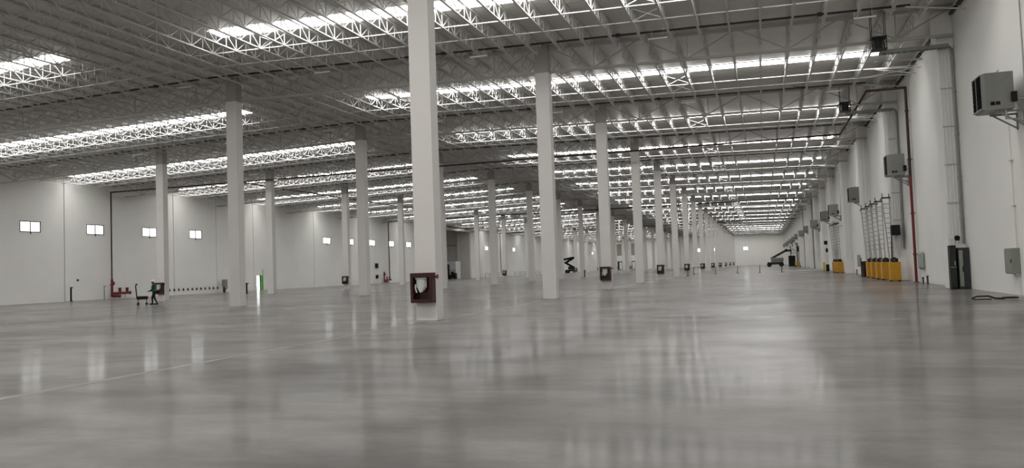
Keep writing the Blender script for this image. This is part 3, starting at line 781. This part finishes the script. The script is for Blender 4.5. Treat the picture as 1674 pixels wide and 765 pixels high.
MB().bevbox(-.2, .2, -.35, .35, .75, 1.75, .03).build('box', 'cooler', o); MB().box(-.1, .1, -.25, .05, 0, .75).build('stand', 'darkmetal', o); MB().tube([(0, .35, .9), (0, .55, .7), (0, .3, .4)], .05, 6).build('hose', 'black', o)
o = thing('floor_drum', 'small dark drum on the floor beside the short black bollard', 'drum', (-60.5, 81.2, 0))
MB().cyl((0, 0), .28, 0, .45, 14).build('drum', 'rubber', o); MB().cyl((0, 0), .1, .45, .6, 10).build('spout', 'rubber', o)
for zz, s_, lab in ((3.4, .45, 'black wall siren above the second valve set'), (1.3, .35, 'small black wall box below the siren')):
    o = thing('wall_unit', lab, 'wall box', (XL, 135.7, zz)); MB().bevbox(0, .3, -s_, s_, -s_, s_, .06).build('box', 'black', o); MB().disc((.33, 0, 0), (1, 0, 0), s_*.6, .08, 12).build('cover', 'darkmetal', o)
# handrails far left
def rail(x0, y0, x1, y1, lab):
    o = thing('guard_rail', lab, 'guard rail', (x0, y0, 0)); dx, dy = x1-x0, y1-y0
    for zz in (.55, 1.1): MB().bar((0, 0, zz), (dx, dy, zz), .07).build('rail', 'greymetal', o)
    for k in range(6): MB().bar((dx*k/5, dy*k/5, 0), (dx*k/5, dy*k/5, 1.1), .08).build('post', 'greymetal', o)
rail(XL+3, 189, XL+3, 206, 'grey guard rail by the left wall past the alcove')
rail(XL+3, 214, XL+3, 240, 'grey guard rail farther along the left wall')
# far dock doors on the end wall
for i, (a, b) in enumerate(DD):
    o = tag(MB().box(a-.2, a, YF-.25, YF, 0, 11.6).box(b, b+.2, YF-.25, YF, 0, 11.6).box(a, b, YF-.25, YF, 11.4, 11.6).build('door_%d' % (i+2), 'white'), kind='structure', label='tall dock door in the far end wall')
    MB().box(a, b, YF-.12, YF, 6.3, 11.4).build('roller_panel', 'rolldoor', o); MB().box(a, b, YF-.2, YF, 3.8, 6.3).build('white_panel', 'white', o)
    MB().box(a, b, YF-.1, YF, 0, 3.8).build('opening_panel', 'darkmetal', o); MB().box((a+b)/2, b-.2, YF-.14, YF-.1, .2, 3.4).build('leaf', 'white', o)
# alcove contents
o = thing('white_cabin', 'plain white cabin box inside the dark side alcove', 'cabin', (XL-7.0, 184.3, 0))
MB().bevbox(-5, 4.6, -1.6, 1.6, 0, 4.3, .03).build('shell', 'white', o); MB().box(1.9, 2.9, -1.66, -1.6, .1, 3.6).build('door', 'darkmetal', o); MB().box(2.6, 2.8, -1.72, -1.66, 1.6, 2.0).build('handle', 'galv', o)
def forklift(x, y, lab):
    o = thing('forklift', lab, 'forklift', (x, y, 0))
    MB().bevbox(-.9, 1.0, -.6, .6, .3, 1.1, .08).build('body', 'darkmetal', o); MB().bevbox(.5, 1.15, -.6, .6, .4, 1.45, .1).build('counterweight', 'darkmetal', o)
    for a in (-.6, .75):
        for b in (-.55, .55): MB().disc((a, b, .33), (0, 1, 0), .33, .22, 14).build('wheel', 'rubber', o)
    for b in (-.3, .3): MB().bar((-1.05, b, .1), (-1.05, b, 3.4), .14).build('mast', 'darkmetal', o); MB().box(-2.2, -1.05, b-.06, b+.06, .1, .16).build('fork', 'darkmetal', o)
    for a in (-.6, .6):
        for b in (-.5, .5): MB().bar((a, b, 1.1), (a*.9, b, 2.2), .07).build('cage_post', 'black', o)
    MB().box(-.6, .6, -.55, .55, 2.2, 2.27).build('roof', 'black', o); MB().bevbox(-.1, .4, -.3, .3, 1.1, 1.8, .06).build('seat', 'black', o)
forklift(XL-2.6, 180.5, 'dark forklift parked in front of the white cabin')
forklift(-44.0, 300, 'tiny dark forklift far away near the end wall')
# boom lifts
def boom(x, y, k, lab, pts, wd, basket, m='darkmetal'):
    o = thing('boom_lift', lab, 'boom lift', (x, y, 0))
    MB().bevbox(-1.5*k, 1.5*k, -.9*k, .9*k, .45*k, .95*k, .08).build('chassis', m, o)
    for a in (-1.15, 1.15):
        for b in (-.95, .95): MB().disc((a*k, b*k, .45*k), (0, 1, 0), .45*k, .35*k, 16).build('wheel', 'rubber', o)
    MB().bevbox(-.8*k, 1.6*k, -.7*k, .7*k, .98*k, 1.8*k, .15).build('turret', 'greymetal' if m != 'black' else 'black', o)
    for i in range(len(pts)-1): MB().bar(pts[i], pts[i+1], wd*k, wd*k).build('boom_arm', m, o)
    for p in pts[1:-1]: MB().disc(p, (0, 1, 0), .3*k, .7*k, 12).build('hinge', 'black', o)
    bx, bz = basket
    for a in (-.4, .4):
        for b in (-.7, .7): MB().bar((bx+a, b, bz), (bx+a, b, bz+1.1), .06*k).build('basket_post', m, o)
    MB().box(bx-.45, bx+.45, -.75, .75, bz-.06, bz).build('basket_floor', m, o)
    MB().bar((bx-.4, -.7, bz+1.1), (bx+.4, -.7, bz+1.1), .06*k).bar((bx-.4, .7, bz+1.1), (bx+.4, .7, bz+1.1), .06*k).bar((bx-.4, -.7, bz+1.1), (bx-.4, .7, bz+1.1), .06*k).bar((bx+.4, -.7, bz+1.1), (bx+.4, .7, bz+1.1), .06*k).build('basket_rail', m, o)
boom(-60.2, 255, 1.2, 'black articulated boom lift folded in a Z, mid-hall behind the second right-row column', [(.9, 0, 1.8), (-1.9, 0, 3.4), (.9, 0, 5.0), (-2.6, 0, 4.5)], .55, (-3.1, 3.8), 'black')
boom(3.2, 226, 1.35, 'dark boom lift with long raised arm near the far right corner', [(-1.1, 0, 2.2), (2.9, 0, 4.3), (4.2, 0, 4.2)], .42, (4.7, 3.4))
o = thing('material_bin', 'dark square bin standing beside the far dark boom lift', 'bin', (7.0, 211, 0))
MB().bevbox(-.8, .8, -.8, .8, .1, 2.6, .05).build('body', 'black', o); MB().box(-.85, .85, -.85, .85, 2.6, 2.75).build('lid', 'black', o)
for a in (-.6, .6):
    for b in (-.6, .6): MB().cyl((a, b), .1, 0, .12, 8).build('caster', 'rubber', o)

# ================================================================== WORKMAN AND TROLLEY
def workman(x, y, rz):
    o = thing('person', 'workman in white hard hat, green vest and dark clothes beside a trolley', 'person', (x, y, 0), rz)
    P = {}; E = []; R = []
    V = []
    def v(p, r): V.append(p); R.append(r); return len(V)-1
    pel = v((0, 0, .93), (.17, .13)); sp1 = v((0, .0, 1.08), (.165, .12)); ch = v((0, .01, 1.30), (.19, .13)); ne = v((0, .03, 1.46), (.065, .065)); he = v((0, .06, 1.56), (.085, .095)); ht = v((0, .06, 1.68), (.08, .09))
    E += [(pel, sp1), (sp1, ch), (ch, ne), (ne, he), (he, ht)]
    nose = v((0, .165, 1.585), (.018, .018)); E.append((he, nose))
    for s in (-1, 1):
        sh = v((s*.20, .0, 1.39), (.075, .075)); el = v((s*.29, .06, 1.12), (.05, .05)); wr_ = v((s*.30, .26, .97), (.034, .034)); pa = v((s*.30, .34, .95), (.045, .025))
        E += [(ch, sh), (sh, el), (el, wr_), (wr_, pa)]
        for k in range(4):
            a = v((s*.30+(k-1.5)*.021, .39, .945), (.0095, .0095)); b = v((s*.30+(k-1.5)*.021, .42+.006*(1-abs(k-1.2)), .925), (.0085, .0085)); E += [(pa, a), (a, b)]
        t = v((s*.30-s*.045, .36, .95), (.011, .011)); t2 = v((s*.30-s*.055, .395, .935), (.009, .009)); E += [(pa, t), (t, t2)]
        hip = v((s*.10, 0, .87), (.105, .11)); kn = v((s*.12, .08*s+.05, .49), (.068, .07)); an = v((s*.13, .16*s-.05, .09), (.05, .05)); toe = v((s*.14, .16*s+.12, .045), (.05, .04))
        E += [(pel, hip), (hip, kn), (kn, an), (an, toe)]
    me = bpy.data.meshes.new('body'); me.from_pydata(V, E, [])
    b = link('body', me, o)
    sk = b.modifiers.new('skin', 'SKIN'); sk.use_smooth_shade = True
    for i, sv in enumerate(me.skin_vertices[0].data): sv.radius = R[i]; sv.use_root = (i == pel)
    b.modifiers.new('sub', 'SUBSURF').levels = 1; b.modifiers['sub'].render_levels = 1
    m = bpy.data.materials.new('workman_skin_and_dark_clothes'); m.use_nodes = True; nt = m.node_tree
    bs = nt.nodes['Principled BSDF']; bs.inputs['Roughness'].default_value = .8
    tc = nt.nodes.new('ShaderNodeTexCoord'); sx = nt.nodes.new('ShaderNodeSeparateXYZ'); nt.links.new(tc.outputs['Object'], sx.inputs[0])
    mr = nt.nodes.new('ShaderNodeMapRange'); mr.inputs[1].default_value = 1.44; mr.inputs[2].default_value = 1.46; nt.links.new(sx.outputs[2], mr.inputs[0])
    hy = nt.nodes.new('ShaderNodeMapRange'); hy.inputs[1].default_value = .27; hy.inputs[2].default_value = .28; nt.links.new(sx.outputs[1], hy.inputs[0])
    mx = nt.nodes.new('ShaderNodeMath'); mx.operation = 'MAXIMUM'; nt.links.new(mr.outputs[0], mx.inputs[0]); nt.links.new(hy.outputs[0], mx.inputs[1])
    cm = nt.nodes.new('ShaderNodeMix'); cm.data_type = 'RGBA'; cm.inputs[6].default_value = (.012, .013, .016, 1); cm.inputs[7].default_value = (.16, .085, .055, 1)
    nt.links.new(mx.outputs[0], cm.inputs[0]); nt.links.new(cm.outputs[2], bs.inputs['Base Color'])
    me.materials.append(m)
    # vest: open shell around the chest
    vm = MB(); n = 16; prof = [(.93, .215, .165), (1.05, .215, .165), (1.2, .225, .17), (1.34, .225, .165), (1.43, .15, .11)]
    vs = [(a*math.cos(2*math.pi*i/n), .01+bb*math.sin(2*math.pi*i/n), zz) for zz, a, bb in prof for i in range(n)]
    vm.add(vs, [(k*n+i, k*n+(i+1) % n, (k+1)*n+(i+1) % n, (k+1)*n+i) for k in range(len(prof)-1) for i in range(n)], True)
    ve = vm.build('vest', 'vest', o); sol = ve.modifiers.new('thick', 'SOLIDIFY'); sol.thickness = .015
    hh = MB().dome((0, .06, 1.655), .135, .14).build('hard_hat', 'hat', o)
    MB().add([(.15*math.cos(a)*1.0, .06+.19*math.sin(a), 1.655) for a in [2*math.pi*i/16 for i in range(16)]]+[(.15*math.cos(a)*1.0, .06+.19*math.sin(a), 1.67) for a in [2*math.pi*i/16 for i in range(16)]],
             [tuple(range(15, -1, -1)), tuple(range(16, 32))]+[(i, (i+1) % 16, 16+(i+1) % 16, 16+i) for i in range(16)]).build('brim', 'hat', hh)
    for s in (-1, 1):
        MB().bevbox(s*.14-.055, s*.14+.055, .16*s-.12, .16*s+.16, 0, .10, .03).build('boot', 'black', o)
        MB().disc((s*.035, .15, 1.6), (0, 1, 0), .012, .01, 8).build('eye', 'black', o)
    return o
pw = workman(-43.42, 48.42, math.radians(125)); pw.scale = (1.1, 1.1, 1.04)
o = thing('platform_trolley', 'black platform trolley with upright handle pushed by the workman', 'trolley', (-43.84, 48.05, 0), math.radians(132))
MB().bevbox(-.32, .32, -.15, .62, .42, .66, .02).build('platform', 'black', o)
MB().bar((-.28, .6, .5), (-.28, .68, 1.45), .07).bar((.28, .6, .5), (.28, .68, 1.45), .07).bar((-.28, .68, 1.43), (.28, .68, 1.43), .07).build('handle', 'black', o)
for a in (-.25, .25):
    for b in (-.05, .52): MB().disc((a, b, .1), (1, 0, 0), .1, .05, 12).build('wheel', 'rubber', o); MB().bar((a, b, .15), (a, b, .43), .05).build('caster_leg', 'black', o)
